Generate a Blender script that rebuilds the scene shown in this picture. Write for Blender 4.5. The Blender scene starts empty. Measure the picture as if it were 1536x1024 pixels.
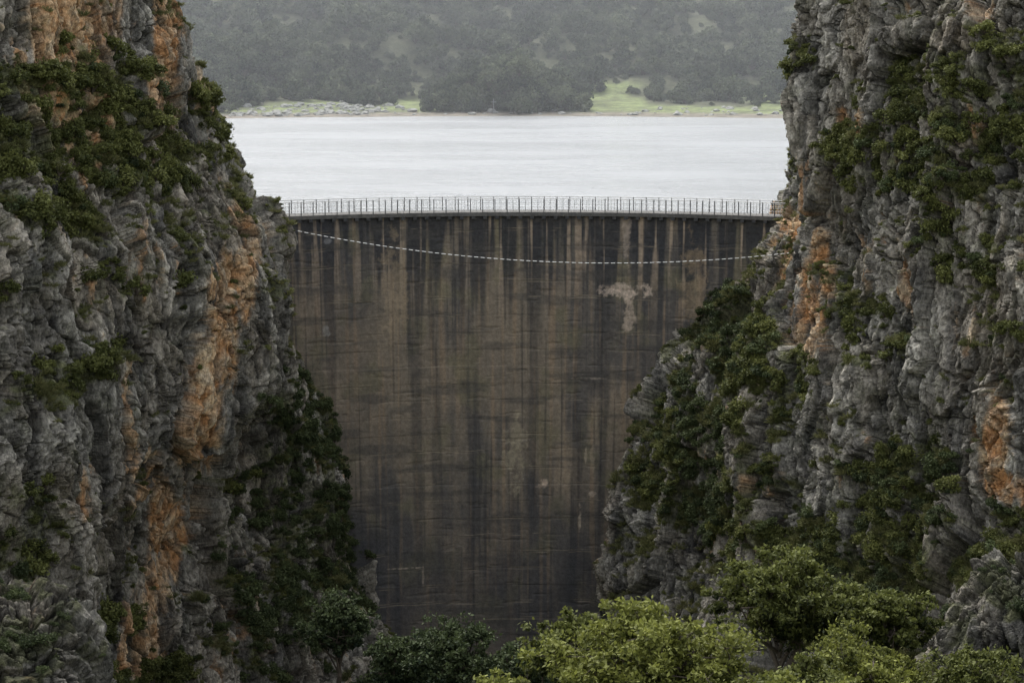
import bpy, bmesh, math, random, time
import numpy as np
from mathutils import Vector
scene=bpy.context.scene
f32=np.float32
_r=np.random.default_rng(11)
perm=_r.permutation(256).astype(np.int32)
G=_r.normal(size=(256,3)).astype(f32); G/=np.linalg.norm(G,axis=1)[:,None]
GX,GY,GZ=[np.ascontiguousarray(G[:,i])*f32(1.7) for i in range(3)]
J=(_r.random((256,3))*.7+.15).astype(f32); R1=(_r.random(256)*2-1).astype(f32); TL=(_r.random((256,3))*2-1).astype(f32)
def H3(a,b,c): return perm[(perm[(perm[a&255]+b)&255]+c)&255]
def pn(x,y,z):
    x,y,z=np.broadcast_arrays(np.asarray(x,f32),np.asarray(y,f32),np.asarray(z,f32))
    xf=np.floor(x);yf=np.floor(y);zf=np.floor(z)
    ix=xf.astype(np.int32);iy=yf.astype(np.int32);iz=zf.astype(np.int32)
    fx=x-xf;fy=y-yf;fz=z-zf
    u=fx*fx*(3-2*fx);v=fy*fy*(3-2*fy);w=fz*fz*(3-2*fz)
    xs=[]
    for a in (0,1):
        pa=perm[(ix+a)&255]+iy;ys=[]
        for b in (0,1):
            pb=perm[(pa+b)&255]+iz
            h=perm[pb&255];g0=GX[h]*(fx-a)+GY[h]*(fy-b)+GZ[h]*fz
            h=perm[(pb+1)&255];g1=GX[h]*(fx-a)+GY[h]*(fy-b)+GZ[h]*(fz-1)
            ys.append(g0+w*(g1-g0))
        xs.append(ys[0]+v*(ys[1]-ys[0]))
    return xs[0]+u*(xs[1]-xs[0])
def fbm(x,y,z,o=4,g=.5):
    s=0;a=1;t=0
    for i in range(o):
        k=f32(2.03**i)
        s=s+f32(a)*pn(x*k+i*17.3,y*k+i*9.1,z*k+i*5.7);t+=a;a*=g
    return s/t*1.5
def ridged(x,y,z,o=4,g=.55):
    s=0;a=1;t=0
    for i in range(o):
        k=f32(2.03**i)
        s=s+f32(a)*(1-2.2*np.abs(pn(x*k+i*7.3,y*k+i*19.1,z*k+i*3.7)));t+=a;a*=g
    return s/t
def worley(x,y,z):
    ix=np.floor(x-.5).astype(np.int32);iy=np.floor(y-.5).astype(np.int32);iz=np.floor(z-.5).astype(np.int32)
    n=x.shape;f1=np.full(n,9,f32);f2=np.full(n,9,f32);cid=np.zeros(n,np.int32)
    dx=np.zeros(n,f32);dy=np.zeros(n,f32);dz=np.zeros(n,f32)
    for a in (0,1):
        for b in (0,1):
            for c in (0,1):
                h=H3(ix+a,iy+b,iz+c)
                ax=x-(ix+a+J[h,0]);ay=y-(iy+b+J[h,1]);az=z-(iz+c+J[h,2])
                d=ax*ax+ay*ay+az*az
                m=d<f1
                f2=np.where(m,f1,np.minimum(f2,d))
                f1=np.where(m,d,f1);cid=np.where(m,h,cid)
                dx=np.where(m,ax,dx);dy=np.where(m,ay,dy);dz=np.where(m,az,dz)
    return np.sqrt(f1),np.sqrt(f2),cid,dx,dy,dz
def facet(x,y,z,s,o,tilt=1.0,cw=.14):
    f1,f2,c,dx,dy,dz=worley((x/s[0]+o).astype(f32),(y/s[1]+o*1.7).astype(f32),(z/s[2]+o*.3).astype(f32))
    t=TL[c]
    h=R1[c]*.7+tilt*(t[:,0]*dx+t[:,1]*dy+t[:,2]*dz)
    cr=np.clip((f2-f1)/cw,0,1)
    return h,cr,c
def sst(x,a,b):
    t=np.clip((x-a)/(b-a),0,1);return t*t*(3-2*t)
def mix(a,b,t):
    return a*(1-t[:,None])+np.asarray(b,f32)*t[:,None]

def mesh_quads(name,V,Q,mat=None,smooth=False,attrs={},cols={},Tn=4,matidx=None):
    me=bpy.data.meshes.new(name)
    V=np.ascontiguousarray(V,f32);Q=np.ascontiguousarray(Q,np.int32)
    me.vertices.add(len(V));me.vertices.foreach_set('co',V.ravel())
    me.loops.add(Q.size);me.loops.foreach_set('vertex_index',Q.ravel())
    me.polygons.add(len(Q))
    me.polygons.foreach_set('loop_start',np.arange(0,Q.size,Tn,dtype=np.int32))
    me.polygons.foreach_set('use_smooth',np.full(len(Q),smooth))
    mats=mat if isinstance(mat,(list,tuple)) else [mat]
    for m in mats:
        if m: me.materials.append(m)
    if matidx is not None: me.polygons.foreach_set('material_index',np.ascontiguousarray(matidx,np.int32))
    me.update(calc_edges=True)
    for k,a in attrs.items():
        at=me.attributes.new(k,'FLOAT','POINT');at.data.foreach_set('value',np.ascontiguousarray(a,f32))
    for k,a in cols.items():
        at=me.attributes.new(k,'FLOAT_COLOR','POINT')
        c=np.ones((len(V),4),f32);c[:,:3]=a;at.data.foreach_set('color',c.ravel())
    return me
def addobj(name,me,parent=None):
    o=bpy.data.objects.new(name,me);scene.collection.objects.link(o)
    if parent: o.parent=parent
    return o
def gridquads(nu,nv):
    i=np.arange(nu*nv).reshape(nv,nu)
    return np.stack([i[:-1,:-1],i[:-1,1:],i[1:,1:],i[1:,:-1]],-1).reshape(-1,4)

# ---------------- materials
def newmat(name):
    m=bpy.data.materials.new(name);m.use_nodes=True
    nt=m.node_tree;nt.nodes.clear()
    return m,nt,nt.nodes,nt.links
def colmat(name,attr='Col',rough=.9,fine=6.0,fa=.45,bumpd=.05,bs=9.0,spec=.2,zs=1.0):
    m,nt,N,L=newmat(name)
    out=N.new('ShaderNodeOutputMaterial');b=N.new('ShaderNodeBsdfPrincipled')
    at=N.new('ShaderNodeAttribute');at.attribute_name=attr
    g=N.new('ShaderNodeNewGeometry');mp=N.new('ShaderNodeMapping');mp.inputs['Scale'].default_value=(1,1,zs)
    L.new(g.outputs['Position'],mp.inputs['Vector'])
    n=N.new('ShaderNodeTexNoise');n.inputs['Scale'].default_value=fine;n.inputs['Detail'].default_value=3;n.inputs['Roughness'].default_value=.75
    L.new(mp.outputs[0],n.inputs['Vector'])
    mr=N.new('ShaderNodeMapRange');mr.inputs['From Min'].default_value=.3;mr.inputs['From Max'].default_value=.7
    mr.inputs['To Min'].default_value=1-fa;mr.inputs['To Max'].default_value=1+fa
    L.new(n.outputs['Fac'],mr.inputs['Value'])
    vm=N.new('ShaderNodeVectorMath');vm.operation='SCALE'
    L.new(at.outputs['Color'],vm.inputs[0]);L.new(mr.outputs[0],vm.inputs['Scale'])
    L.new(vm.outputs[0],b.inputs['Base Color'])
    b.inputs['Roughness'].default_value=rough;b.inputs['Specular IOR Level'].default_value=spec
    n2=N.new('ShaderNodeTexNoise');n2.inputs['Scale'].default_value=bs;n2.inputs['Detail'].default_value=3;n2.inputs['Roughness'].default_value=.75
    L.new(mp.outputs[0],n2.inputs['Vector'])
    bp=N.new('ShaderNodeBump');bp.inputs['Distance'].default_value=bumpd;bp.inputs['Strength'].default_value=1
    L.new(n2.outputs['Fac'],bp.inputs['Height']);L.new(bp.outputs[0],b.inputs['Normal'])
    L.new(b.outputs[0],out.inputs['Surface'])
    return m
rock_mat=colmat('limestone',rough=.92,fine=4.0,fa=.62,bumpd=.2,bs=3.6,zs=.7)
conc_mat=colmat('stained_concrete',rough=.85,fine=3,fa=.25,bumpd=.03,bs=7)
ground_mat=colmat('ground_soil_grass',rough=1,fine=.5,fa=.4,bumpd=.3,bs=1.5)
def plain(name,c,rough=.7,metal=0,sc=8,var=.2):
    m,nt,N,L=newmat(name)
    out=N.new('ShaderNodeOutputMaterial');b=N.new('ShaderNodeBsdfPrincipled')
    g=N.new('ShaderNodeNewGeometry');n=N.new('ShaderNodeTexNoise');n.inputs['Scale'].default_value=sc;n.inputs['Detail'].default_value=2
    L.new(g.outputs['Position'],n.inputs['Vector'])
    mx=N.new('ShaderNodeMix');mx.data_type='RGBA'
    mx.inputs[6].default_value=(*[k*(1-var) for k in c],1);mx.inputs[7].default_value=(*[k*(1+var) for k in c],1)
    L.new(n.outputs['Fac'],mx.inputs[0]);L.new(mx.outputs[2],b.inputs['Base Color'])
    b.inputs['Roughness'].default_value=rough;b.inputs['Metallic'].default_value=metal
    L.new(b.outputs[0],out.inputs['Surface']);return m
bark_mat=plain('bark',(.07,.055,.04),.95,0,14,.4)
def leafmat(name,dark,light,trans=.3,inst=True,spec=.2):
    m,nt,N,L=newmat(name)
    out=N.new('ShaderNodeOutputMaterial');b=N.new('ShaderNodeBsdfPrincipled')
    at=N.new('ShaderNodeAttribute');at.attribute_name='lv'
    oi=N.new('ShaderNodeObjectInfo')
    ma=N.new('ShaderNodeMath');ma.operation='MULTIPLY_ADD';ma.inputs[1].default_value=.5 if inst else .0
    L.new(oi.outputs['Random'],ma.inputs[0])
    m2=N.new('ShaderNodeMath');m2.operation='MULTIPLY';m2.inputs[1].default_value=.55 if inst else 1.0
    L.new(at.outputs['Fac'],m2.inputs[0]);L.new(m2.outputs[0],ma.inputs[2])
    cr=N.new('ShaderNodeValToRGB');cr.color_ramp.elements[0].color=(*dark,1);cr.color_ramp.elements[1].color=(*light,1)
    L.new(ma.outputs[0],cr.inputs[0])
    L.new(cr.outputs[0],b.inputs['Base Color']);b.inputs['Roughness'].default_value=.65;b.inputs['Specular IOR Level'].default_value=spec
    if trans>0:
        tr=N.new('ShaderNodeBsdfTranslucent');L.new(cr.outputs[0],tr.inputs['Color'])
        mx=N.new('ShaderNodeMixShader');mx.inputs[0].default_value=trans
        L.new(b.outputs[0],mx.inputs[1]);L.new(tr.outputs[0],mx.inputs[2]);L.new(mx.outputs[0],out.inputs['Surface'])
    else: L.new(b.outputs[0],out.inputs['Surface'])
    return m
leaf_cliff=leafmat('shrub_leaves',(.024,.034,.011),(.19,.20,.06),.2)
leaf_dark=leafmat('shade_shrub_leaves',(.020,.031,.015),(.115,.14,.055),.2)  # darker copy of the shrub leaf colour, with shade put in
leaf_grass=leafmat('grass_blades',(.045,.055,.02),(.22,.215,.09),.2)
leaf_far=leafmat('hill_leaves',(.010,.019,.012),(.16,.18,.11),0,True,.0)
leaf_bright=leafmat('young_tree_leaves',(.014,.022,.005),(.235,.25,.055),.3,False)
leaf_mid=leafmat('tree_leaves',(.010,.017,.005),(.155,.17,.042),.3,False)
leaf_dk=leafmat('shaded_tree_leaves',(.012,.022,.012),(.09,.115,.045),.2,False)  # tree leaf colour darkened to stand for shade low in the gorge

# ---------------- foliage helpers
def leaves(C,size,rg,up=.4):
    n=len(C)
    a=rg.normal(size=(n,3));a/=np.linalg.norm(a,axis=1)[:,None]
    nn=rg.normal(size=(n,3));nn[:,2]+=up*2
    b=np.cross(nn,a);b/=np.linalg.norm(b,axis=1)[:,None]+1e-6
    s=size*(.6+.8*rg.random(n))[:,None]
    a=a*s*.5*1.25;b=b*s*.5*.7
    V=np.stack([C-a,C+b-a*.1,C+a,C-b-a*.1],1).reshape(-1,3)
    Q=np.arange(4*n).reshape(n,4)
    return V,Q
def tube(pts,rad,ns=6):
    pts=np.array(pts,float);n=len(pts)
    t=np.gradient(pts,axis=0);t/=np.linalg.norm(t,axis=1)[:,None]+1e-9
    h=np.where(np.abs(t[:,:1])<.8,np.array([[1.,0,0]]),np.array([[0,1.,0]]))
    u=np.cross(t,h);u/=np.linalg.norm(u,axis=1)[:,None];w=np.cross(t,u)
    an=2*np.pi*np.arange(ns)/ns;r=np.array(rad,float)[:,None,None]
    V=(pts[:,None]+r*(np.cos(an)[None,:,None]*u[:,None]+np.sin(an)[None,:,None]*w[:,None])).reshape(-1,3)
    i=(np.arange(n-1)*ns)[:,None];k=np.arange(ns)[None];k2=(k+1)%ns
    Q=np.stack([i+k,i+k2,i+ns+k2,i+ns+k],-1).reshape(-1,4)
    return V,Q
class Acc:
    def __init__(s): s.V=[];s.Q=[];s.n=0;s.m=[];s.lv=[]
    def add(s,V,Q,m=0,lv=None):
        s.V.append(V);s.Q.append(Q+s.n);s.n+=len(V);s.m.append(np.full(len(Q),m))
        s.lv.append(np.zeros(len(V)) if lv is None else lv)
    def mesh(s,name,mats,smooth=False):
        return mesh_quads(name,np.concatenate(s.V),np.concatenate(s.Q),mats,smooth,{'lv':np.concatenate(s.lv)},{},4,np.concatenate(s.m))
def shrub_mesh(name,seed,mat,nl=900,leaf=.12,tall=1.0):
    rg=np.random.default_rng(seed);A=Acc()
    nb=rg.integers(9,14);C=[];lv=[]
    for i in range(nb):
        d=rg.normal(size=3);d/=np.linalg.norm(d);d[2]=abs(d[2])*.9*tall-.15
        c=d*(.35+.4*rg.random());r=.22+.25*rg.random()
        k=nl//nb
        p=rg.normal(size=(k,3));p/=np.linalg.norm(p,axis=1)[:,None]
        p=c+p*r*(rg.random(k)**.4)[:,None]*np.array([1,1,.8])
        C.append(p);lv.append(np.clip(rg.normal(.42,.18,k)+ (p[:,2]-c[2])/r*.28+rg.normal(0,.12),0,1))  # lv paints clump tops lighter and undersides darker, as if lit from above
        V,Q=tube([(0,0,-.3),c*.5+rg.normal(size=3)*.05,c],[.03,.02,.008],4);A.add(V,Q,1)
    C=np.concatenate(C);lv=np.concatenate(lv)
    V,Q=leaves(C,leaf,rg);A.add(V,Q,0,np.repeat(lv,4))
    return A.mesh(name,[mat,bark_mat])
def grass_mesh(name,seed,mat,nb=130):
    rg=np.random.default_rng(seed)
    a=rg.random(nb)*6.28;r=rg.random(nb)**.6*.7;b=np.stack([r*np.cos(a),r*np.sin(a),np.full(nb,-.25)],1)
    d=np.stack([np.cos(a)*(.3+.7*r),np.sin(a)*(.3+.7*r),np.ones(nb)],1)+rg.normal(0,.3,(nb,3));d/=np.linalg.norm(d,axis=1)[:,None]
    L_=(.6+.8*rg.random(nb))[:,None];s=np.cross(d,rg.normal(size=(nb,3)));s/=np.linalg.norm(s,axis=1)[:,None];s*=.05
    t=b+d*L_;mid=b+d*L_*.55+np.array([0,0,.08])
    V=np.stack([b,mid+s,t-np.array([0,0,.12]),mid-s],1).reshape(-1,3)
    lv=np.repeat(np.clip(rg.normal(.5,.2,nb),0,1),4)
    return mesh_quads(name,V,np.arange(4*nb).reshape(nb,4),mat,False,{'lv':lv})
def proto(name,mat,n,**k):
    c=bpy.data.collections.new(name)
    for i in range(n):
        o=bpy.data.objects.new(name+'_plant',shrub_mesh(name+'_plant',100+i*7+len(name),mat,**k));c.objects.link(o)
    return c
def scatter(name,P,scl,rot,coll):
    me=bpy.data.meshes.new(name);P=np.ascontiguousarray(P,f32)
    me.vertices.add(len(P));me.vertices.foreach_set('co',P.ravel())
    a=me.attributes.new('scl','FLOAT_VECTOR','POINT');a.data.foreach_set('vector',np.ascontiguousarray(scl,f32).ravel())
    a=me.attributes.new('rot','FLOAT_VECTOR','POINT');a.data.foreach_set('vector',np.ascontiguousarray(rot,f32).ravel())
    o=addobj(name,me)
    ng=bpy.data.node_groups.new(name+'_gn','GeometryNodeTree')
    ng.interface.new_socket('Geometry',in_out='INPUT',socket_type='NodeSocketGeometry')
    ng.interface.new_socket('Geometry',in_out='OUTPUT',socket_type='NodeSocketGeometry')
    N=ng.nodes;L=ng.links
    gi=N.new('NodeGroupInput');go=N.new('NodeGroupOutput')
    ci=N.new('GeometryNodeCollectionInfo');ci.inputs['Collection'].default_value=coll
    ci.inputs['Separate Children'].default_value=True;ci.inputs['Reset Children'].default_value=True
    ip=N.new('GeometryNodeInstanceOnPoints');ip.inputs['Pick Instance'].default_value=True
    def na(nm):
        x=N.new('GeometryNodeInputNamedAttribute');x.data_type='FLOAT_VECTOR';x.inputs['Name'].default_value=nm
        return [q for q in x.outputs if q.enabled and q.name=='Attribute'][0]
    L.new(gi.outputs[0],ip.inputs['Points']);L.new(ci.outputs[0],ip.inputs['Instance'])
    L.new(na('rot'),ip.inputs['Rotation']);L.new(na('scl'),ip.inputs['Scale'])
    L.new(ip.outputs[0],go.inputs[0])
    md=o.modifiers.new('scatter','NODES');md.node_group=ng
    return o

# ---------------- rock
def blur(A,k,ax):
    pad=[(0,0),(0,0)];pad[ax]=(k,k)
    B=np.pad(A,pad,'edge');c=np.cumsum(B,ax);c=np.insert(c,0,0,ax)
    n=A.shape[ax]
    return (np.take(c,np.arange(2*k+1,2*k+1+n),ax)-np.take(c,np.arange(0,n),ax))/(2*k+1)
def saw(q,w=.12):
    f=q-np.floor(q)
    return np.where(f<1-w,f/(1-w),(1-f)/w)
def rockify(P,n,nu,nv,seed,orange,green,amp=1.0,flip=1,dark=1.0):
    x,y,z=P.T
    so=f32(seed*13.7)
    wx=fbm(x/4+so,y/4,z/5,3)*.9;wy=fbm(x/4+5+so,y/4,z/5+9,3)*.9;wz=fbm(x/4+15,y/4+so,z/4-9,3)*1.3
    fx=pn(x*1.1,y*1.1,z*.8+so)*.15;fy=pn(x*1.1+7,y*1.1+so,z*.8)*.15
    a,b,c=x+wx+fx,y+wy+fy,z+wz+fy
    h1,c1,i1=facet(a+c*.10,b,c,(4.6,4.6,12),3.3+seed,1.1,.05)
    h2,c2,i2=facet(a+c*.16,b,c,(1.7,1.7,6.0),11.1+seed,1.3,.06)
    h3,c3,i3=facet(a+c*.14,b,c*1.0,(.8,.8,2.4),21.7+seed,1.3,.10)
    h4,c4,i4=facet(a+c*.1,b,c,(.34,.34,.8),31.7+seed,1.2,.15)
    tilt=.10*R1[i1]
    q1=(a*.85-b*.55+c*.16+tilt*c)/1.25+.45*R1[i2]*.3
    q2=(a*.9-b*.35+c*.14)/.47+.5*R1[i3]*.5
    s1=saw(q1,.10);s2=saw(q2,.16)
    sm=sst(fbm(x/5+31,y/5,z/7,2),-.35,.2)
    fl=1-np.abs(fbm(a*.45,b*.45,c*.07+so,4))*2
    vr=np.abs(fbm(a*.8+c*.1,b*.8,c*.10+so+50,3));vf=1-sst(vr,0,.10)
    hb=np.abs(fbm(a*.12,b*.12,c*.40+a*.08+so,3));hf=1-sst(hb,0,.06)
    big=fbm(x/11+so,y/11,z/18,3)
    fine=fbm(x*1.5,y*1.5,z*.9,5,.65)
    rd=ridged(a*.62,b*.62,c*.38+so,5,.6)
    D=amp*(1.9*big+1.1*h1)+.34*h2+.12*h3+.05*h4+.3*fl+.13*fine+.20*rd+sm*(.42*s1+.16*s2)-.6*(1-c1)-.22*(1-c2)-.06*(1-c3)-.38*vf-.2*hf
    P=P+n*D[:,None]
    Pg=P.reshape(nv,nu,3)
    m=np.cross(np.gradient(Pg,axis=1),np.gradient(Pg,axis=0))*flip;m/=np.linalg.norm(m,axis=2)[...,None]+1e-9
    m=m.reshape(-1,3)
    nzs=blur(blur(m[:,2].reshape(nv,nu),3,0),3,1).ravel()
    x,y,z=P.T
    t=.42+.36*fbm(x/3+4,y/3,z/5,4)+.14*R1[i2]+.12*R1[i3]+.52*fine+.08*h4+.3*(nzs-.1)+.2*rd+.14*sm*(s1-.5)  # nzs term paints upward-facing rock lighter, like light from above
    col=mix(np.repeat(np.array([[.050,.047,.041]],f32),len(P),0),(.45,.425,.365),np.clip(t,0,1))
    warm=np.clip(.22+.4*fbm(x/6,y/6,z/9+30,3)+.25*R1[i2],0,1)
    col=mix(col,(.26,.195,.12),warm*.6)
    lich=sst(fbm(x/2+70,y/2,z/2.4,5,.65),.05,.5)
    col=mix(col,(.085,.088,.055),lich*.5)
    stain=sst(fbm(x*.8,y*.8,z*.09+40,4),.0,.45)
    col=mix(col,(.036,.036,.036),stain*.6)
    om=np.zeros(len(P),f32)
    nz=fbm(x/1.4,y/1.4,z/7+3,5,.6)
    for (ox,oz,rx,rz,s) in orange:
        d=((x-ox)/rx)**2+((z-oz)/rz)**2
        om=np.maximum(om,s*sst(1.6-d+1.3*nz+.3*fine,.2,1.0))
    om=np.maximum(om,.75*sst(nz+.25*R1[i2]+.5*fbm(x/9,y/9,z/9+77,2),.58,.88))
    oc=mix(np.repeat(np.array([[.40,.205,.085]],f32),len(P),0),(.56,.42,.26),np.clip(.45+.35*R1[i3]+.9*fine,0,1))
    om=om*(1-.4*(1-c2))*(1-.35*stain)*(1-.35*sst(fine,.15,.45))
    col=col*(1-om[:,None])+oc*om[:,None]
    gm=np.zeros(len(P),f32);gn=fbm(x/2.6+9,y/2.6,z/2.2,4)
    for (gx,gz,rx,rz,s) in green:
        d=((x-gx)/rx)**2+((z-gz)/rz)**2
        gm=np.maximum(gm,s*sst(1.25-d+1.1*gn,.2,1.0))
    moss=np.clip(sst(nzs+.42*gn+.40*gm,.34,.66)+ .75*gm*sst(fine+.3*gn,-.15,.3),0,1)
    mc=mix(np.repeat(np.array([[.035,.042,.016]],f32),len(P),0),(.14,.145,.06),np.clip(.4+fine,0,1))
    col=col*(1-.8*moss[:,None])+mc*.8*moss[:,None]
    col*= (dark*(.5+.5*np.minimum(c2,.5+.5*c3))*(1-.45*vf)*(1-.3*hf))[:,None]  # crevices and cracks darkened in the colour, standing in for shade
    return P,m,gm,nzs,gn,col
def build_cliff(name,rows,weights,nu,nv,seed,orange,green,zfine,shift):
    zs=np.array([r[0] for r in rows],float)
    XY=np.array([r[1] for r in rows],float)
    XY[:,:,0]+=shift(zs)
    nc=XY.shape[1]
    w=np.array(weights,float);cum=np.concatenate([[0],np.cumsum(w)]);cum/=cum[-1]
    uu=np.interp(np.linspace(0,1,nu),cum,np.arange(nc))
    zz=np.interp(np.linspace(0,1,nv),[0,.04,.95,1],[zs[0],-40,zfine,zs[-1]])
    X1=np.stack([np.interp(uu,np.arange(nc),XY[i,:,0]) for i in range(len(zs))])
    Y1=np.stack([np.interp(uu,np.arange(nc),XY[i,:,1]) for i in range(len(zs))])
    X=np.stack([np.interp(zz,zs,X1[:,j]) for j in range(nu)],1);Y=np.stack([np.interp(zz,zs,Y1[:,j]) for j in range(nu)],1)
    Z=np.repeat(zz[:,None],nu,1)
    for _ in range(2):
        X=blur(X,8,1);Y=blur(Y,8,1);X=blur(X,9,0);Y=blur(Y,9,0)
    P=np.stack([X,Y,Z],-1)
    n=np.cross(np.gradient(P,axis=1),np.gradient(P,axis=0))
    for ax in (0,1):
        n=np.stack([blur(n[...,k],14,ax) for k in range(3)],-1)
    n/=np.linalg.norm(n,axis=2)[...,None]+1e-9
    P=P.reshape(-1,3).astype(f32);n=n.reshape(-1,3).astype(f32)
    P,m,gm,nzs,gn,col=rockify(P,n,nu,nv,seed,orange,green)
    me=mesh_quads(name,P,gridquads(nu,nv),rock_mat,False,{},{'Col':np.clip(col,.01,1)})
    addobj(name,me)
    return P,m,gm,nzs,gn
def outcrop(c,r,seed,nu=420,nv=300):
    th=np.linspace(0,2*np.pi,nu);ph=np.linspace(-.9,np.pi/2-.001,nv)
    T,Ph=np.meshgrid(th,ph)
    n=np.stack([np.cos(Ph)*np.cos(T),np.cos(Ph)*np.sin(T),np.sin(Ph)],-1).reshape(-1,3).astype(f32)
    sg=np.sign(n)*np.abs(n)**.8
    P=(np.array(c)+sg*np.array(r)).astype(f32)
    P,m,gm,nzs,gn,col=rockify(P,n,nu,nv,seed,[],[(c[0],c[2]+r[2]*.6,r[0]*.9,r[2]*.5,.8)],.8,1,.6)
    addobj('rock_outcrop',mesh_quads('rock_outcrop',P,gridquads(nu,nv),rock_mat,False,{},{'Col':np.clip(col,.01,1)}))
    return P,m,gm,nzs,gn
Lrows=[
 (-46,[(-40,-72),(-30,-60),(-26,-52),(-25,-42),(-23,-34),(-14,-22),(-4,-10),(-6,6),(-28,22),(-66,64)]),
 (-36,[(-42,-72),(-31,-58),(-28,-50),(-26.5,-40),(-24.2,-32),(-17,-20),(-8.9,-9),(-11,6),(-29,22),(-66,64)]),
 (-28,[(-44,-72),(-32,-57),(-28.5,-49),(-26.5,-39),(-24.7,-31),(-18,-18),(-12.2,-8),(-14,6),(-29,22),(-66,64)]),
 (-20,[(-46,-71),(-33,-56),(-28.5,-47),(-26.2,-38),(-24.7,-31),(-19.5,-16),(-14,-8),(-16,6),(-29,22),(-66,64)]),
 (-15,[(-47,-70),(-34,-55),(-28.2,-46),(-25.6,-38),(-23,-30),(-19.5,-14),(-16.2,-8),(-18,6),(-29,22),(-66,64)]),
 (-12,[(-48,-70),(-34,-55),(-28,-46),(-24.6,-37),(-19.8,-28),(-18.8,-15),(-17.6,-8),(-19,6),(-29,22),(-66,64)]),
 (-10,[(-48,-70),(-34,-55),(-28,-45),(-23.6,-36),(-17.6,-23),(-18.2,-15),(-18.9,-7),(-20,6),(-30,22),(-66,64)]),
 (-3,[(-48,-70),(-34,-55),(-28,-45),(-23,-35),(-17.2,-22),(-17.8,-14),(-19.4,-6),(-21,6),(-31,22),(-66,64)]),
 (0,[(-48,-70),(-34,-55),(-28,-45),(-23,-35),(-17.7,-22),(-18.2,-14),(-20,-6),(-22,6),(-32,22),(-66,64)]),
 (3,[(-48,-69),(-34.5,-54),(-28.6,-44),(-24,-34),(-18.8,-22),(-19.4,-14),(-21,-6),(-24,6),(-34,22),(-68,64)]),
 (8,[(-48,-68),(-35,-52),(-29.6,-42),(-26,-33),(-21.9,-22),(-22.4,-14),(-24,-6),(-28,6),(-38,22),(-70,64)]),
 (18,[(-49,-66),(-36,-50),(-31,-40),(-28,-32),(-25,-22),(-26,-14),(-28,-5),(-33,6),(-42,22),(-72,64)]),
 (27,[(-52,-62),(-40,-46),(-35,-36),(-32,-29),(-29.5,-21),(-31,-12),(-33,-2),(-38,10),(-46,26),(-74,66)]),
]
Rrows=[
 (-46,[(60,62),(30,22),(5,6),(4,-8),(10,-22),(14,-34),(18,-50),(22,-64),(30,-74),(48,-84)]),
 (-36,[(60,62),(31,22),(8.5,6),(7,-8),(11.5,-20),(15.5,-30),(20,-46),(24.5,-60),(31,-70),(50,-82)]),
 (-28,[(60,62),(31,22),(9,6),(7.4,-8),(12.6,-18),(16.6,-28),(21.5,-42),(25.5,-56),(30,-66),(50,-80)]),
 (-20,[(62,62),(31,22),(11,6),(9.2,-8),(13.6,-15),(16.6,-25),(23,-38),(27.5,-50),(32,-62),(50,-77)]),
 (-15,[(62,62),(31,22),(12,6),(10.6,-8),(14.3,-14),(16.8,-23),(23.6,-37),(29.8,-47),(36,-58),(51,-76)]),
 (-12,[(62,62),(31,22),(13.2,6),(11.8,-8),(15.4,-14),(17.3,-22.5),(23.9,-36),(30.4,-47),(37,-58),(51,-76)]),
 (-10,[(63,62),(32,22),(16,6),(14.2,-8),(17,-14),(17.9,-22),(24,-36),(30.8,-47),(37.5,-58),(52,-76)]),
 (-6,[(63,62),(32,22),(20.8,6),(19.2,-8),(18.9,-14),(18.4,-22),(24,-35.5),(31,-47),(38,-58),(52,-76)]),
 (-3,[(63,62),(33,22),(22,6),(20.9,-8),(20.2,-14),(19.2,-22),(24.3,-35),(31,-47),(38,-58),(52,-75)]),
 (0,[(63,62),(34,22),(23,6),(22,-8),(21.3,-14),(20.2,-22),(24.6,-35),(31,-46),(38,-57),(52,-75)]),
 (3,[(64,62),(35,22),(24.5,6),(22.8,-8),(21.8,-14),(20.5,-22),(25,-34),(31.3,-45),(38.4,-56),(52,-74)]),
 (8,[(64,62),(36,22),(26,6),(23.8,-8),(22.4,-14),(20.9,-22),(25.6,-33),(32,-43),(39,-54),(53,-72)]),
 (18,[(66,62),(38,22),(28,6),(25,-8),(23,-14),(21.2,-22),(26.5,-31),(33,-40),(41,-50),(56,-70)]),
 (27,[(68,64),(42,26),(32,10),(29,-5),(27,-12),(26,-20),(30,-27),(37,-36),(45,-46),(60,-66)]),
]
Lor=[(-29.2,14.4,2.0,5,1),(-27.5,8.9,1.3,3,1),(-24.5,14,.7,5,.9),(-20.3,-5.6,.9,4.5,1),(-21.2,-10,1.0,4,1),(-19,-2.2,.7,3,1),(-22.6,-14.5,.8,3.2,1),(-24.6,-20,.8,6,1),(-25.5,-27,.8,5,.9)]
Lgr=[(-30.2,8.4,6.5,6,1),(-25.2,5.4,2.8,2.2,1),(-21.7,8.5,1.2,2,1),(-32.8,-15.2,4.5,5,1),(-28,-6.4,2.4,1.8,.8),(-16,-23.5,6,12,.8),(-34.5,-3,3.5,5,.8),(-18,-14,1.6,3,.9),(-27,-33,6,5,.7),(-25.5,-1,2,2,.6),(-29,-25,3,3,.6)]
Ror=[(22.2,-1.3,.6,2.2,1),(21.3,-3.9,.5,2.2,1),(23.4,8.4,.4,1.5,.9),(29.9,-10.6,.7,3,1),(30.9,-12.9,1,1.2,1),(20.7,-6,.4,1.6,.8)]
Rgr=[(31.5,10.3,7,3.6,.85),(23.9,6.3,2.8,2.4,.85),(27.0,6.6,4,3.0,.85),(26.4,-12.7,2.4,1.7,1),(17.7,-9.2,3.2,3.8,1.2),(14.6,-18.5,5,6,.95),(20,-21.5,6.5,4.5,1),(32.5,-17,3.5,3.5,.9),(29,1,3.0,2.4,.5),(25,-17,5.5,4,.9),(21,13,1,1.5,.7),(24,-5,2,2.5,.4),(33,-6,3,3,.5)]
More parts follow.
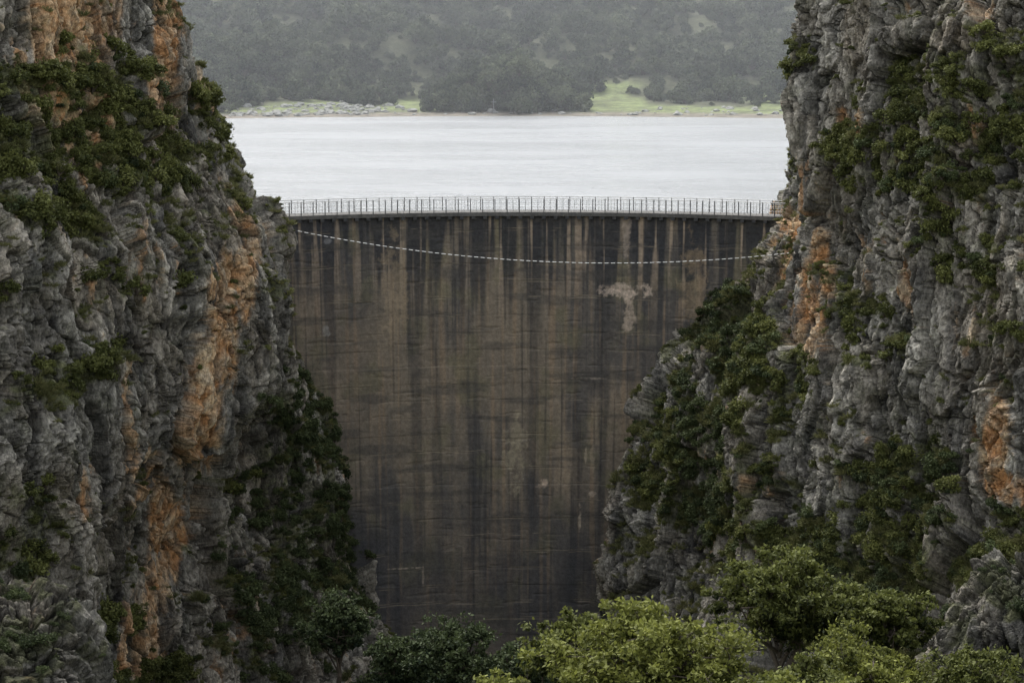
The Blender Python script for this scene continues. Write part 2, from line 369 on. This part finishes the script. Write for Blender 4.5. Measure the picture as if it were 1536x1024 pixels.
def shL(z):
    s=np.zeros((len(z),10));s[:,4:8]=np.interp(z,[-46,-20,-12,27],[-.5,-.6,-1.1,-1.3])[:,None];s[:,3]=s[:,4]*.6;return s
def shR(z):
    s=np.zeros((len(z),10));s[:,2:5]=np.interp(z,[-46,-28,-12,3,8],[.8,.9,1.1,1.0,.3])[:,None];s[:,5]=np.interp(z,[-46,-12,0,6,10],[.3,.5,1.0,.5,.0]);return s
LP,Ln,Lg,Lz,Lgn=build_cliff('limestone_cliff',Lrows,[.3,.7,1.3,1.6,1.8,1.6,1.2,.2,.1],840,840,1,Lor,Lgr,18.6,shL)
RP,Rn,Rg,Rz,Rgn=build_cliff('limestone_cliff',Rrows,[.1,.2,1.2,1.6,1.5,1.8,1.6,1.3,.4],840,840,2,Ror,Rgr,18.6,shR)
O1=outcrop((-28.6,-68,-22),(6.5,6,7.0),5)
O2=outcrop((31.5,-66,-22),(8,6,9.0),6)

# ---------------- dam
CX,RAD=1.3,46.0;CY=2.6-RAD
def arc(ang,r): return CX+r*np.sin(ang),CY+r*np.cos(ang)
nu,nv=780,640
ang=np.linspace(-.62,.62,nu);zv=np.linspace(-41,-.35,nv)
A,Zg=np.meshgrid(ang,zv);A=A.ravel().astype(f32);Zg=Zg.ravel().astype(f32)
s=A*RAD
rr=RAD+.05*Zg
lift=np.abs(((Zg+.2*pn(s*.3,Zg*.0,0*s))/1.45)%1-.5)
groove=sst(lift,.47,.5)
rel=.05*fbm(s*.5,Zg*.5,0*s,5,.6)+.02*R1[(np.floor(Zg/1.45).astype(int)*7)&255]
chip=sst(fbm(s*.35,Zg*2.2,s*0+4,4),.35,.6)
rr=rr+groove*.04*sst(pn(s*.3,Zg*.8,s*0),-.2,.3)+rel+chip*.05
X,Y=arc(A,rr)
n=len(s)
def st(sx,sz,o,k=4): return fbm(s*sx+o,Zg*sz,s*0+o,k)
col=np.repeat(np.array([[.26,.215,.16]],f32),n,0)
col=mix(col,(.38,.30,.21),sst(st(.22,.035,3)+.4*st(.8,.6,8),.0,.6)*.75)
col=mix(col,(.11,.105,.10),sst(st(.16,.05,13)+.3*st(1.2,.2,5),-.05,.45)*.8)
col=mix(col,(.38,.27,.17),sst(st(2.2,.05,33),.1,.5)*.5)
col=mix(col,(.21,.19,.11),sst(st(.3,.25,43),.1,.5)*.5)
topd=sst(Zg,-12,-.5)
col=mix(col,(.045,.047,.052),np.clip(sst(st(.9,.03,21)+.5*topd,.08,.5)*(.45+.55*topd),0,.92))
col=mix(col,(.50,.39,.28),sst(st(1.5,.04,55)+.25*st(.3,.1,3),.24,.48)*topd*.8)
col=mix(col,(.06,.062,.068),np.clip(sst(-Zg,19,34)*.6+sst(-s,9,19)*.4+.25*st(.3,.3,90),0,.76))  # darker towards the base; left end has the cliff's shade painted in
col=mix(col,(.05,.05,.05),sst(st(3.5,.06,71,5),.2,.6)*.55)
col=mix(col,(.09,.084,.076),sst(st(.12,.9,61,4),.15,.45)*.5)
col=mix(col,(.05,.046,.042),groove*.5*sst(st(.25,.9,17),-.1,.3))
col=mix(col,(.40,.33,.23),sst(lift,.40,.44)*(1-sst(lift,.44,.47))*sst(st(.3,1.3,27),.12,.42)*.5)
pxx=X
edge=fbm(s*.9,Zg*.7,s*0+7,6,.7)
grain=.55+.45*sst(fbm(s*3,Zg*2,s*0+3,5,.7),-.35,.25)
for (ox,oz,rx,rz,ww,cc) in [(9.6,-6.6,2.0,.8,.95,(.66,.53,.42)),(9.9,-8.4,.7,1.7,.8,(.60,.48,.37)),(9.7,-2.2,.35,2.4,.6,(.50,.41,.33)),(2.4,-23.2,.7,.4,.85,(.62,.48,.36)),
   (5.8,-26,.12,1.3,.85,(.52,.43,.32)),(-9.1,-30.2,1.8,.07,.85,(.52,.43,.33)),(-7.6,-31,.09,1.0,.65,(.42,.34,.26)),(.2,-20.2,1.1,3.4,.5,(.46,.40,.27)),(-15.6,-9.7,.4,.4,.5,(.42,.41,.38)),(6.9,-24,.55,.3,.85,(.58,.47,.36)),
   (6.9,-21,.22,2,.5,(.48,.40,.28)),(6.3,-20.6,.1,1,.6,(.54,.44,.32)),(-10,-6,1.2,5,.4,(.44,.34,.22)),(7,-14.1,2,.1,.5,(.46,.38,.3)),(15.3,-6,1.2,4,.45,(.46,.34,.21)),(-15.4,-2.2,.3,.25,.4,(.4,.4,.4))]:
    d=((pxx-ox)/rx)**2+((Zg-oz)/rz)**2
    col=mix(col,cc,ww*sst(1.1-d+2.0*edge,.1,.9)*grain)
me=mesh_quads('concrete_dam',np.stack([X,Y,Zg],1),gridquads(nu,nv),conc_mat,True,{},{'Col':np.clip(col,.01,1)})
dam=addobj('concrete_dam',me)
def ring(name,prof,mat,a0=-.62,a1=.62,n=160,parent=None,flat=(.12,.11,.1)):
    aa=np.linspace(a0,a1,n);V=[];m=len(prof)
    for a in aa:
        for (r,z) in prof:
            x,y=arc(a,r);V.append((x,y,z))
    Q=[]
    for i in range(n-1):
        for k in range(m):
            Q.append((i*m+k,(i+1)*m+k,(i+1)*m+(k+1)%m,i*m+(k+1)%m))
    V=np.array(V)
    c=np.repeat(np.array([flat],f32),len(V),0)*(1+.25*fbm(V[:,0]*.8,V[:,1]*.8,V[:,2],3))[:,None]
    return addobj(name,mesh_quads(name,V,np.array(Q),mat,False,{},{'Col':c}),parent)
ring('dam_body',[(46.3,-.36),(48.2,-.36),(49.2,-44),(44.6,-44)],conc_mat,parent=dam)
ring('crest_slab',[(45.6,-.32),(45.6,0),(48.5,0),(48.5,-.32)],conc_mat,parent=dam,flat=(.14,.135,.125))
def boxV(c,ex,ey,ez,ax,ay):
    V=[]
    for k in (-1,1):
        for (i,j) in ((-1,-1),(1,-1),(1,1),(-1,1)):
            V.append(np.array(c)+i*ex*ax+j*ey*ay+np.array([0,0,k*ez]))
    Q=[(0,3,2,1),(4,5,6,7),(0,1,5,4),(1,2,6,5),(2,3,7,6),(3,0,4,7)]
    return np.array(V),np.array(Q)
A_=Acc()
for a in np.arange(-.6,.6,1.0/46):
    t=np.array([math.cos(a),-math.sin(a),0]);rd=np.array([math.sin(a),math.cos(a),0])
    x,y=arc(a,45.82);V,Q=boxV((x,y,-.45),.16,.2,.125,t,rd);A_.add(V,Q)
V=np.concatenate(A_.V)
me=mesh_quads('corbels',V,np.concatenate(A_.Q),conc_mat,False,{},{'Col':np.full((len(V),3),.08)});addobj('corbels',me,dam)
rail_mat=plain('galvanised_rail',(.42,.42,.41),.5,.3,20,.15)
post_mat=plain('rail_post_paint',(.14,.14,.14),.6,.3,20,.2)
for r in (45.75,48.3):
    A_=Acc()
    k=0
    for a in np.arange(-.58,.58,.52/46):
        t=np.array([math.cos(a),-math.sin(a),0]);rd=np.array([math.sin(a),math.cos(a),0])
        x,y=arc(a,r)
        if k%2==0: V,Q=boxV((x,y,.57),.035,.035,.57,t,rd);A_.add(V,Q,1)
        else: V,Q=boxV((x,y,.53),.014,.014,.52,t,rd);A_.add(V,Q,0)
        k+=1
    for h,rd_ in ((1.12,.03),(.78,.016),(.45,.016),(.15,.016)):
        aa=np.linspace(-.59,.59,140);x,y=arc(aa,r)
        V,Q=tube(np.stack([x,y,np.full_like(x,h)],1),[rd_]*140,6);A_.add(V,Q,0)
    addobj('metal_railing',A_.mesh('metal_railing',[rail_mat,post_mat]))
# cable
cab=plain('steel_cable',(.12,.12,.12),.5,.5);slv=plain('white_cable_sleeve',(.75,.75,.72),.6)
A_=Acc();xs=np.linspace(-20.6,23,160);zc=.00425*(xs-7.7)**2-2.55
V,Q=tube(np.stack([xs,np.full_like(xs,-15.),zc],1),[.014]*160,5);A_.add(V,Q,0)
xx=-20.4
while xx<22.8:
    q=np.array([xx,xx+.3]);V,Q=tube(np.stack([q,[-15.,-15.],.00425*(q-7.7)**2-2.55],1),[.028,.028],6);A_.add(V,Q,1);xx+=.5
addobj('suspended_cable',A_.mesh('suspended_cable',[cab,slv]))

# ---------------- terrain
def tt(x,y): return y-262+3.0*fbm(x/25,0*x,0*x+3,3)+.004*np.minimum(x*x,6000)
def terr(x,y):
    ax=np.abs(x)
    fl=np.interp(y,[-2500,-400,-180,-165,-150,-125,-100,-60,-30,0,6,14,3000],[8,12,12.6,6,-1,-8.5,-14.5,-27.5,-35,-38,-38,-12,-12])
    w0=np.interp(y,[-400,-200,-70,-40,5,20,60,265],[200,110,52,38,32,40,70,260])
    w0=np.where(y>265,4000,w0)
    h=fl+(26-fl)*sst((ax-w0)/55,0,1)+sst((ax-w0)/55,.5,1)*6*fbm(x/60,y/60,0*x,4)
    near=sst(-y,-5,30)*(y<5)
    h=h+near*(.5*fbm(x/6,y/6,0*x,3))
    t=tt(x,y)
    hill=-1+.075*np.clip(t,0,45)+.23*np.clip(t-45,0,700)+sst(t,10,80)*7*fbm(x/40,y/40,0*x,4)
    bed=-1+np.clip(t,-80,0)*.14
    hb=np.where(t>0,hill,bed)
    h=np.where(y>180,np.maximum(hb,np.where(y<265,h,-99)),h)
    return h
xs=np.concatenate([[-2600,-1800,-1200,-800,-500,-350,-250],np.arange(-190,191,2.5),[250,350,500,800,1200,1800,2600]])
ys=np.concatenate([[-2600,-1800,-1200,-800,-500,-350,-260],np.arange(-200,30,2.),np.arange(30,230,6),np.arange(230,640,2.),np.arange(650,1000,20),[1200,1500,2000,3000]])
Xg,Yg=np.meshgrid(xs,ys);x=Xg.ravel();y=Yg.ravel();z=terr(x,y)
def meadow(x,y):
    t=tt(x,y);nn=fbm(x/9,y/9,0*x+2,4)
    m=np.zeros_like(x)
    for (mx,mt,rx,rt,s) in [(-43,12,13,20,1),(-22,18,9,34,1),(21,22,11,36,1),(32,10,22,16,1),(50,10,14,12,1),(55,34,6,20,.9),(-60,8,14,9,.6),(0,2,70,4,.9)]:
        m=np.maximum(m,s*sst(1.3-((x-mx)/rx)**2-((t-mt)/rt)**2+.9*nn,.2,.8))
    return m
md=meadow(x,y)
col=mix(np.repeat(np.array([[.085,.09,.055]],f32),len(x),0),(.20,.24,.10),np.where(y>240,md,0)*(.35+.65*sst(fbm(x/5,y/5,0*x+8,3),-.3,.3)))
col=mix(col,(.20,.175,.145),np.where(y>220,sst(-z,.2,.6),0)*.9)
addobj('ground',mesh_quads('ground',np.stack([x,y,z],1),gridquads(len(xs),len(ys)),ground_mat,True,{},{'Col':col}))

# ---------------- lake
m,nt,N,L=newmat('lake_water')
out=N.new('ShaderNodeOutputMaterial');b=N.new('ShaderNodeBsdfPrincipled')
b.inputs['Base Color'].default_value=(.31,.325,.33,1);b.inputs['IOR'].default_value=1.333
g=N.new('ShaderNodeNewGeometry');mp=N.new('ShaderNodeMapping');mp.inputs['Scale'].default_value=(.45,1.0,1)
L.new(g.outputs['Position'],mp.inputs['Vector'])
n1=N.new('ShaderNodeTexNoise');n1.inputs['Scale'].default_value=.65;n1.inputs['Detail'].default_value=5;n1.inputs['Roughness'].default_value=.6
L.new(mp.outputs[0],n1.inputs['Vector'])
n2=N.new('ShaderNodeTexNoise');n2.inputs['Scale'].default_value=.04;n2.inputs['Detail'].default_value=4;n2.inputs['Roughness'].default_value=.6
L.new(mp.outputs[0],n2.inputs['Vector'])
mr=N.new('ShaderNodeMapRange');mr.inputs['From Min'].default_value=.35;mr.inputs['From Max'].default_value=.65;mr.inputs['To Min'].default_value=.15;mr.inputs['To Max'].default_value=.25
L.new(n2.outputs['Fac'],mr.inputs['Value']);L.new(mr.outputs[0],b.inputs['Roughness'])
bp=N.new('ShaderNodeBump');bp.inputs['Distance'].default_value=.9;bp.inputs['Strength'].default_value=1
L.new(n1.outputs['Fac'],bp.inputs['Height']);L.new(bp.outputs[0],b.inputs['Normal'])
L.new(b.outputs[0],out.inputs['Surface'])
aa=np.linspace(-.62,.62,40);ax_,ay_=arc(aa,48.2)
V=[(q,w,-1.) for q,w in zip(ax_,ay_)]+[(-32+64*i/39,25,-1.) for i in range(40)]
me=bpy.data.meshes.new('lake_water')
fs=[(i,i+1,40+i+1,40+i) for i in range(39)]
V+=[(-420,25,-1.),(420,25,-1.),(420,330,-1.),(-420,330,-1.)]
fs.append((80,)+tuple(range(40,80))+(81,82,83))
me.from_pydata(V,[],fs);me.materials.append(m);addobj('lake_water',me)

# ---------------- scatter vegetation
pc=proto('cliff_shrub_kinds',leaf_cliff,6,nl=900,leaf=.14)
pd=proto('shade_shrub_kinds',leaf_dark,5,nl=900,leaf=.14)
pf=proto('hill_tree_kinds',leaf_far,6,nl=1100,leaf=.13,tall=1.25)
pg=bpy.data.collections.new('grass_kinds')
for i in range(4): pg.objects.link(bpy.data.objects.new('grass_tuft_plant',grass_mesh('grass_tuft_plant',i+3,leaf_grass)))
rg=np.random.default_rng(5)
def cliff_scatter(name,P,nrm,dens,count,smin,smax,coll,off=.1,pw=2.2):
    ok=(P[:,2]>-40)&(P[:,1]<14)
    w=np.where(ok,dens,0);w=w/w.sum()
    idx=rg.choice(len(P),count,replace=False,p=w)
    p=P[idx]+nrm[idx]*off
    s=smin+(smax-smin)*rg.random(count)**pw
    scl=np.stack([s,s,s*(.75+.4*rg.random(count))],1)
    rot=np.stack([rg.normal(0,.25,count),rg.normal(0,.25,count),rg.random(count)*6.28],1)
    scatter(name,p,scl,rot,coll)
def dn(g,nz,gn): return np.clip(g,0,1)*sst(nz+.35*gn,-.2,.35)+.05*sst(nz+.4*gn,.4,.75)+.0006
def dn2(g,nz,gn): return sst(nz+.45*gn,.2,.6)*(.25+g)+.001
Ld=dn(Lg,Lz,Lgn);Rd=dn(Rg,Rz,Rgn)
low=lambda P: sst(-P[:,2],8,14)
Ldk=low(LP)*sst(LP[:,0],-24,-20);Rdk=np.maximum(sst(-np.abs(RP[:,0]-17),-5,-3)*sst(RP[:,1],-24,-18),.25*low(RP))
cliff_scatter('cliff_shrubs',LP,Ln,Ld*(1-Ldk),2600,.2,1.35,pc)
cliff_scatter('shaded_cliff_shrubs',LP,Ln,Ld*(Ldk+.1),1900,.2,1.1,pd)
cliff_scatter('cliff_herbs',LP,Ln,dn2(Lg,Lz,Lgn),4500,.10,.42,pc,.03,1.5)
cliff_scatter('cliff_grass',LP,Ln,dn2(Lg,Lz,Lgn),6000,.15,.5,pg,.0,1.3)
cliff_scatter('cliff_shrubs',RP,Rn,Rd*(1-Rdk),2600,.2,1.15,pc)
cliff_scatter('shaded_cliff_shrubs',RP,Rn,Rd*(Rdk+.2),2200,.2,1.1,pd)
cliff_scatter('cliff_herbs',RP,Rn,dn2(Rg,Rz,Rgn),6000,.10,.45,pc,.03,1.5)
cliff_scatter('cliff_grass',RP,Rn,dn2(Rg,Rz,Rgn)*(.3+low(RP)),9000,.15,.55,pg,.0,1.3)
for O in (O1,O2):
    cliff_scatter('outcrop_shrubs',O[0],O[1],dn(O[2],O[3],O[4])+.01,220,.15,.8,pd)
N1=7500
x=rg.uniform(-115,115,N1*2);y=255+rg.uniform(3,300,N1*2)**1.0
md=meadow(x,y);keep=(tt(x,y)>3)&(rg.random(len(x))>md*1.03)&(rg.random(len(x))>.6*sst(fbm(x/16,y/16,0*x+6,3),.1,.45));x=x[keep][:N1];y=y[keep][:N1]
k=fbm(x/20,y/20,0*x+9,3)
s=(.9+3.6*rg.random(len(x))**2.6)*(1+.5*k)
z=terr(x,y)+s*.3
scl=np.stack([s,s,s*(.85+.4*rg.random(len(x)))],1);rot=np.stack([0*x,0*x,rg.random(len(x))*6.28],1)
scatter('hillside_woodland',np.stack([x,y,z],1),scl,rot,pf)
n=220
x=rg.normal(-1,7.5,n);x=np.clip(x,-17,15);y=262+8+rg.random(n)*40
s=2.0+2.2*rg.random(n);z=terr(x,y)+s*(.3+2.2*rg.random(n))*(1-np.abs(x+1)/20)
x2=rg.uniform(-75,-34,130);y2=262+34+rg.random(130)*30;s2=2+2.5*rg.random(130);z2=terr(x2,y2)+s2*(.2+.8*rg.random(130))
x=np.concatenate([x,x2]);y=np.concatenate([y,y2]);s=np.concatenate([s,s2]);z=np.concatenate([z,z2]);n=len(x)
scatter('lakeside_grove',np.stack([x,y,z],1),np.stack([s,s,s*1.0],1),np.stack([0*x,0*x,rg.random(n)*6.28],1),pf)
n=2000
x=np.where(rg.random(n)<.5,-1,1)*rg.uniform(115,420,n);y=265+rg.uniform(0,400,n);s=4+4*rg.random(n);z=terr(x,y)+s*.3
scatter('hillside_woodland',np.stack([x,y,z],1),np.stack([s,s,s],1),np.stack([0*x,0*x,rg.random(n)*6.28],1),pf)
rk=plain('pale_boulder',(.27,.27,.25),.9,0,1.5,.5)
bc=bpy.data.collections.new('boulder_kinds')
for i in range(3):
    bm=bmesh.new();bmesh.ops.create_icosphere(bm,subdivisions=3,radius=1)
    for v in bm.verts:
        c=v.co.copy();d=float(pn(np.array([c.x*1.3+i*5]),np.array([c.y*1.3]),np.array([c.z*1.3]))[0]);v.co=c*(1+.45*d);v.co.z*=.6
    me=bpy.data.meshes.new('boulder');bm.to_mesh(me);bm.free();me.materials.append(rk)
    bc.objects.link(bpy.data.objects.new('boulder',me))
n=460
x=np.concatenate([rg.normal(-44,9,280),rg.uniform(-60,60,180)]);y=265-.004*x*x+np.abs(rg.normal(0,1,n))*np.where(np.arange(n)<280,14,8);s=.15+.8*rg.random(n)**3
scatter('shore_boulders',np.stack([x,y,terr(x,y)+.1*s],1),np.stack([s,s*1.1,s],1),np.stack([0*x,0*x,rg.random(n)*6.28],1),bc)
cm=plain('weathered_white_wood',(.2,.21,.2),.8)
A_=Acc();zx=float(terr(np.array([-3.8]),np.array([267.]))[0]);e=np.array([1.,0,0]);e2=np.array([0,1.,0])
for c,a,b_,h in (((-3.8,267,zx+1.5),.08,.08,1.6),((-3.8,267-.17,zx+2.4),.6,.08,.08)):
    V,Q=boxV(c,a,b_,h,e,e2);A_.add(V,Q)
addobj('wayside_cross',A_.mesh('wayside_cross',[cm]))

# ---------------- foreground trees
def tree(name,base,top,cr,ch,nleaf,leaf,seed,mat,tips=70):
    rg=np.random.default_rng(seed);A=Acc();base=np.array(base,float)
    cz=top-ch
    c0=np.array([base[0]+rg.normal(0,.3),base[1]+rg.normal(0,.3),cz])
    tr=[base+np.array([0,0,-.5])]
    for i in range(1,6): tr.append(base+(c0-base)*i/5*np.array([1,1,1])+rg.normal(0,.07,3)*np.array([1,1,0])*i)
    V,Q=tube(tr,np.linspace(.28,.14,6)*cr/3.5,8);A.add(V,Q,1)
    lim=[]
    for i in range(13):
        a=i*2.4+rg.normal(0,.3);st_=tr[3]+(tr[5]-tr[3])*rg.random()
        el=rg.uniform(-.1,1.3)
        d=np.array([math.cos(a)*math.cos(el)*cr,math.sin(a)*math.cos(el)*cr,math.sin(el)*ch])*.68
        e=c0+d;mid=(st_+e)/2+rg.normal(0,.2,3)-np.array([0,0,.2])
        V,Q=tube([st_,mid,e],[.1*cr/3.5,.065*cr/3.5,.03],6);A.add(V,Q,1);lim.append((mid,e))
    C=[];lv=[];k=nleaf//tips
    for i in range(tips):
        mid,e=lim[i%13]
        d=rg.normal(size=3);d/=np.linalg.norm(d);d[2]=d[2]*.8+.15
        f=.5+.5*rg.random()
        tip=c0+d*np.array([cr,cr,ch])*f*(.82+.26*rg.random())
        tip=tip*.75+e*.25
        s0=mid+(e-mid)*rg.random()
        V,Q=tube([s0,(s0+tip)/2+rg.normal(0,.1,3),tip],[.035,.022,.008],5);A.add(V,Q,1)
        r=(.12+.14*rg.random())*cr
        ns=8;br=rg.normal(0,.10)
        for j in range(ns):
            sc=tip+rg.normal(0,.6,3)*r*np.array([1,1,.7])
            kk=k//ns
            rad=rg.uniform(.17,.32)*r
            p=rg.normal(size=(kk,3))*np.array([1,1,.7])*rad
            C.append(sc+p);lv.append(np.clip(rg.normal(.40+br,.15,kk)+p[:,2]/rad*.19+(tip[2]-cz)/ch*.24,0,1))  # leaf tone rises with height in clump and crown: shading put into lv
            V,Q=tube([tip,sc],[.012,.005],4);A.add(V,Q,1)
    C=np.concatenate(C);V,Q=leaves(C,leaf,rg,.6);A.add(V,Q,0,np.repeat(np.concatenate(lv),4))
    return addobj(name,A.mesh(name,[mat,bark_mat]))
tree('broadleaf_tree',(3.5,-126,-9.5),.15,3.1,2.3,38000,.11,1,leaf_bright,60)
tree('broadleaf_tree',(6.9,-128,-9.5),-.85,2.9,2.0,32000,.11,2,leaf_bright,56)
tree('broadleaf_tree',(1.4,-117,-11),-2.0,2.0,1.7,22000,.12,3,leaf_mid,50)
tree('broadleaf_tree',(-.2,-127,-9.5),-1.5,1.7,1.5,16000,.11,12,leaf_bright,44)
tree('broadleaf_tree',(11.4,-95,-16),-5.5,3.4,2.8,36000,.14,4,leaf_mid,60)
tree('broadleaf_tree',(14.8,-98,-16),-6.2,2.0,1.9,20000,.14,5,leaf_mid,44)
tree('broadleaf_tree',(12.8,-103,-15),-7.2,3.2,2.5,34000,.13,6,leaf_bright,60)
tree('broadleaf_tree',(16.6,-104,-15),-7.2,2.6,2.2,24000,.13,7,leaf_mid,50)
tree('broadleaf_tree',(9.3,-110,-13),-5.8,2.0,1.7,18000,.13,13,leaf_mid,44)
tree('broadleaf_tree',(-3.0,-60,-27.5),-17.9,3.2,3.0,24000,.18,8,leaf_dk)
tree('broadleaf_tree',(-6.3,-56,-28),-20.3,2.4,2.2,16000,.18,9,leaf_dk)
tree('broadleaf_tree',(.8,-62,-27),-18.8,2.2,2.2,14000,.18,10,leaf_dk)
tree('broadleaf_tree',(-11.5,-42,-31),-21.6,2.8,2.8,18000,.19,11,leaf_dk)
n=1400
x=rg.uniform(-28,32,n);y=rg.uniform(-150,-8,n);s=.6+1.1*rg.random(n);z=terr(x,y)+.1
scatter('gorge_undergrowth',np.stack([x,y,z],1),np.stack([s,s,s],1),np.stack([0*x,0*x,rg.random(n)*6.28],1),pd)

# ---------------- mist over the lake
m,nt,N,L=newmat('mist')
out=N.new('ShaderNodeOutputMaterial');v=N.new('ShaderNodeVolumeScatter');v.inputs['Density'].default_value=.0007;v.inputs['Color'].default_value=(.93,.97,1,1)
L.new(v.outputs[0],out.inputs['Volume'])
V,Q=boxV((0,520,60),900,480,75,np.array([1.,0,0]),np.array([0,1.,0]))
addobj('lake_mist',mesh_quads('lake_mist',V,Q,m))

# ---------------- light & sky
EL,AZ=math.radians(57),math.radians(-25)
w=bpy.data.worlds.new('World');scene.world=w;w.use_nodes=True
nt=w.node_tree;N=nt.nodes;L=nt.links;N.clear()
out=N.new('ShaderNodeOutputWorld');bg=N.new('ShaderNodeBackground');sk=N.new('ShaderNodeTexSky')
sk.sky_type='NISHITA';sk.sun_disc=False;sk.sun_elevation=EL;sk.sun_rotation=AZ;sk.dust_density=3;sk.air_density=1;sk.ozone_density=1
hs=N.new('ShaderNodeHueSaturation');hs.inputs['Saturation'].default_value=.24;hs.inputs['Value'].default_value=2.6
L.new(sk.outputs[0],hs.inputs['Color']);L.new(hs.outputs[0],bg.inputs['Color']);bg.inputs['Strength'].default_value=.15
L.new(bg.outputs[0],out.inputs[0])
sd=bpy.data.lights.new('sun','SUN');sd.energy=1.5;sd.angle=math.radians(14);sd.color=(1,.96,.9)
so=bpy.data.objects.new('sun',sd);scene.collection.objects.link(so)
sv=Vector((math.sin(AZ)*math.cos(EL),math.cos(AZ)*math.cos(EL),math.sin(EL)))
so.rotation_euler=(-sv).to_track_quat('-Z','Y').to_euler()
cd=bpy.data.cameras.new('camera');cd.lens=75.94;cd.sensor_width=36;cd.clip_end=6000;cd.clip_start=.5
co=bpy.data.objects.new('camera',cd);scene.collection.objects.link(co)
co.location=(0,-180,14.4);co.rotation_euler=(math.radians(90-7.94),0,0)
scene.camera=co
scene.view_settings.view_transform='Standard';scene.view_settings.look='None';scene.view_settings.exposure=0
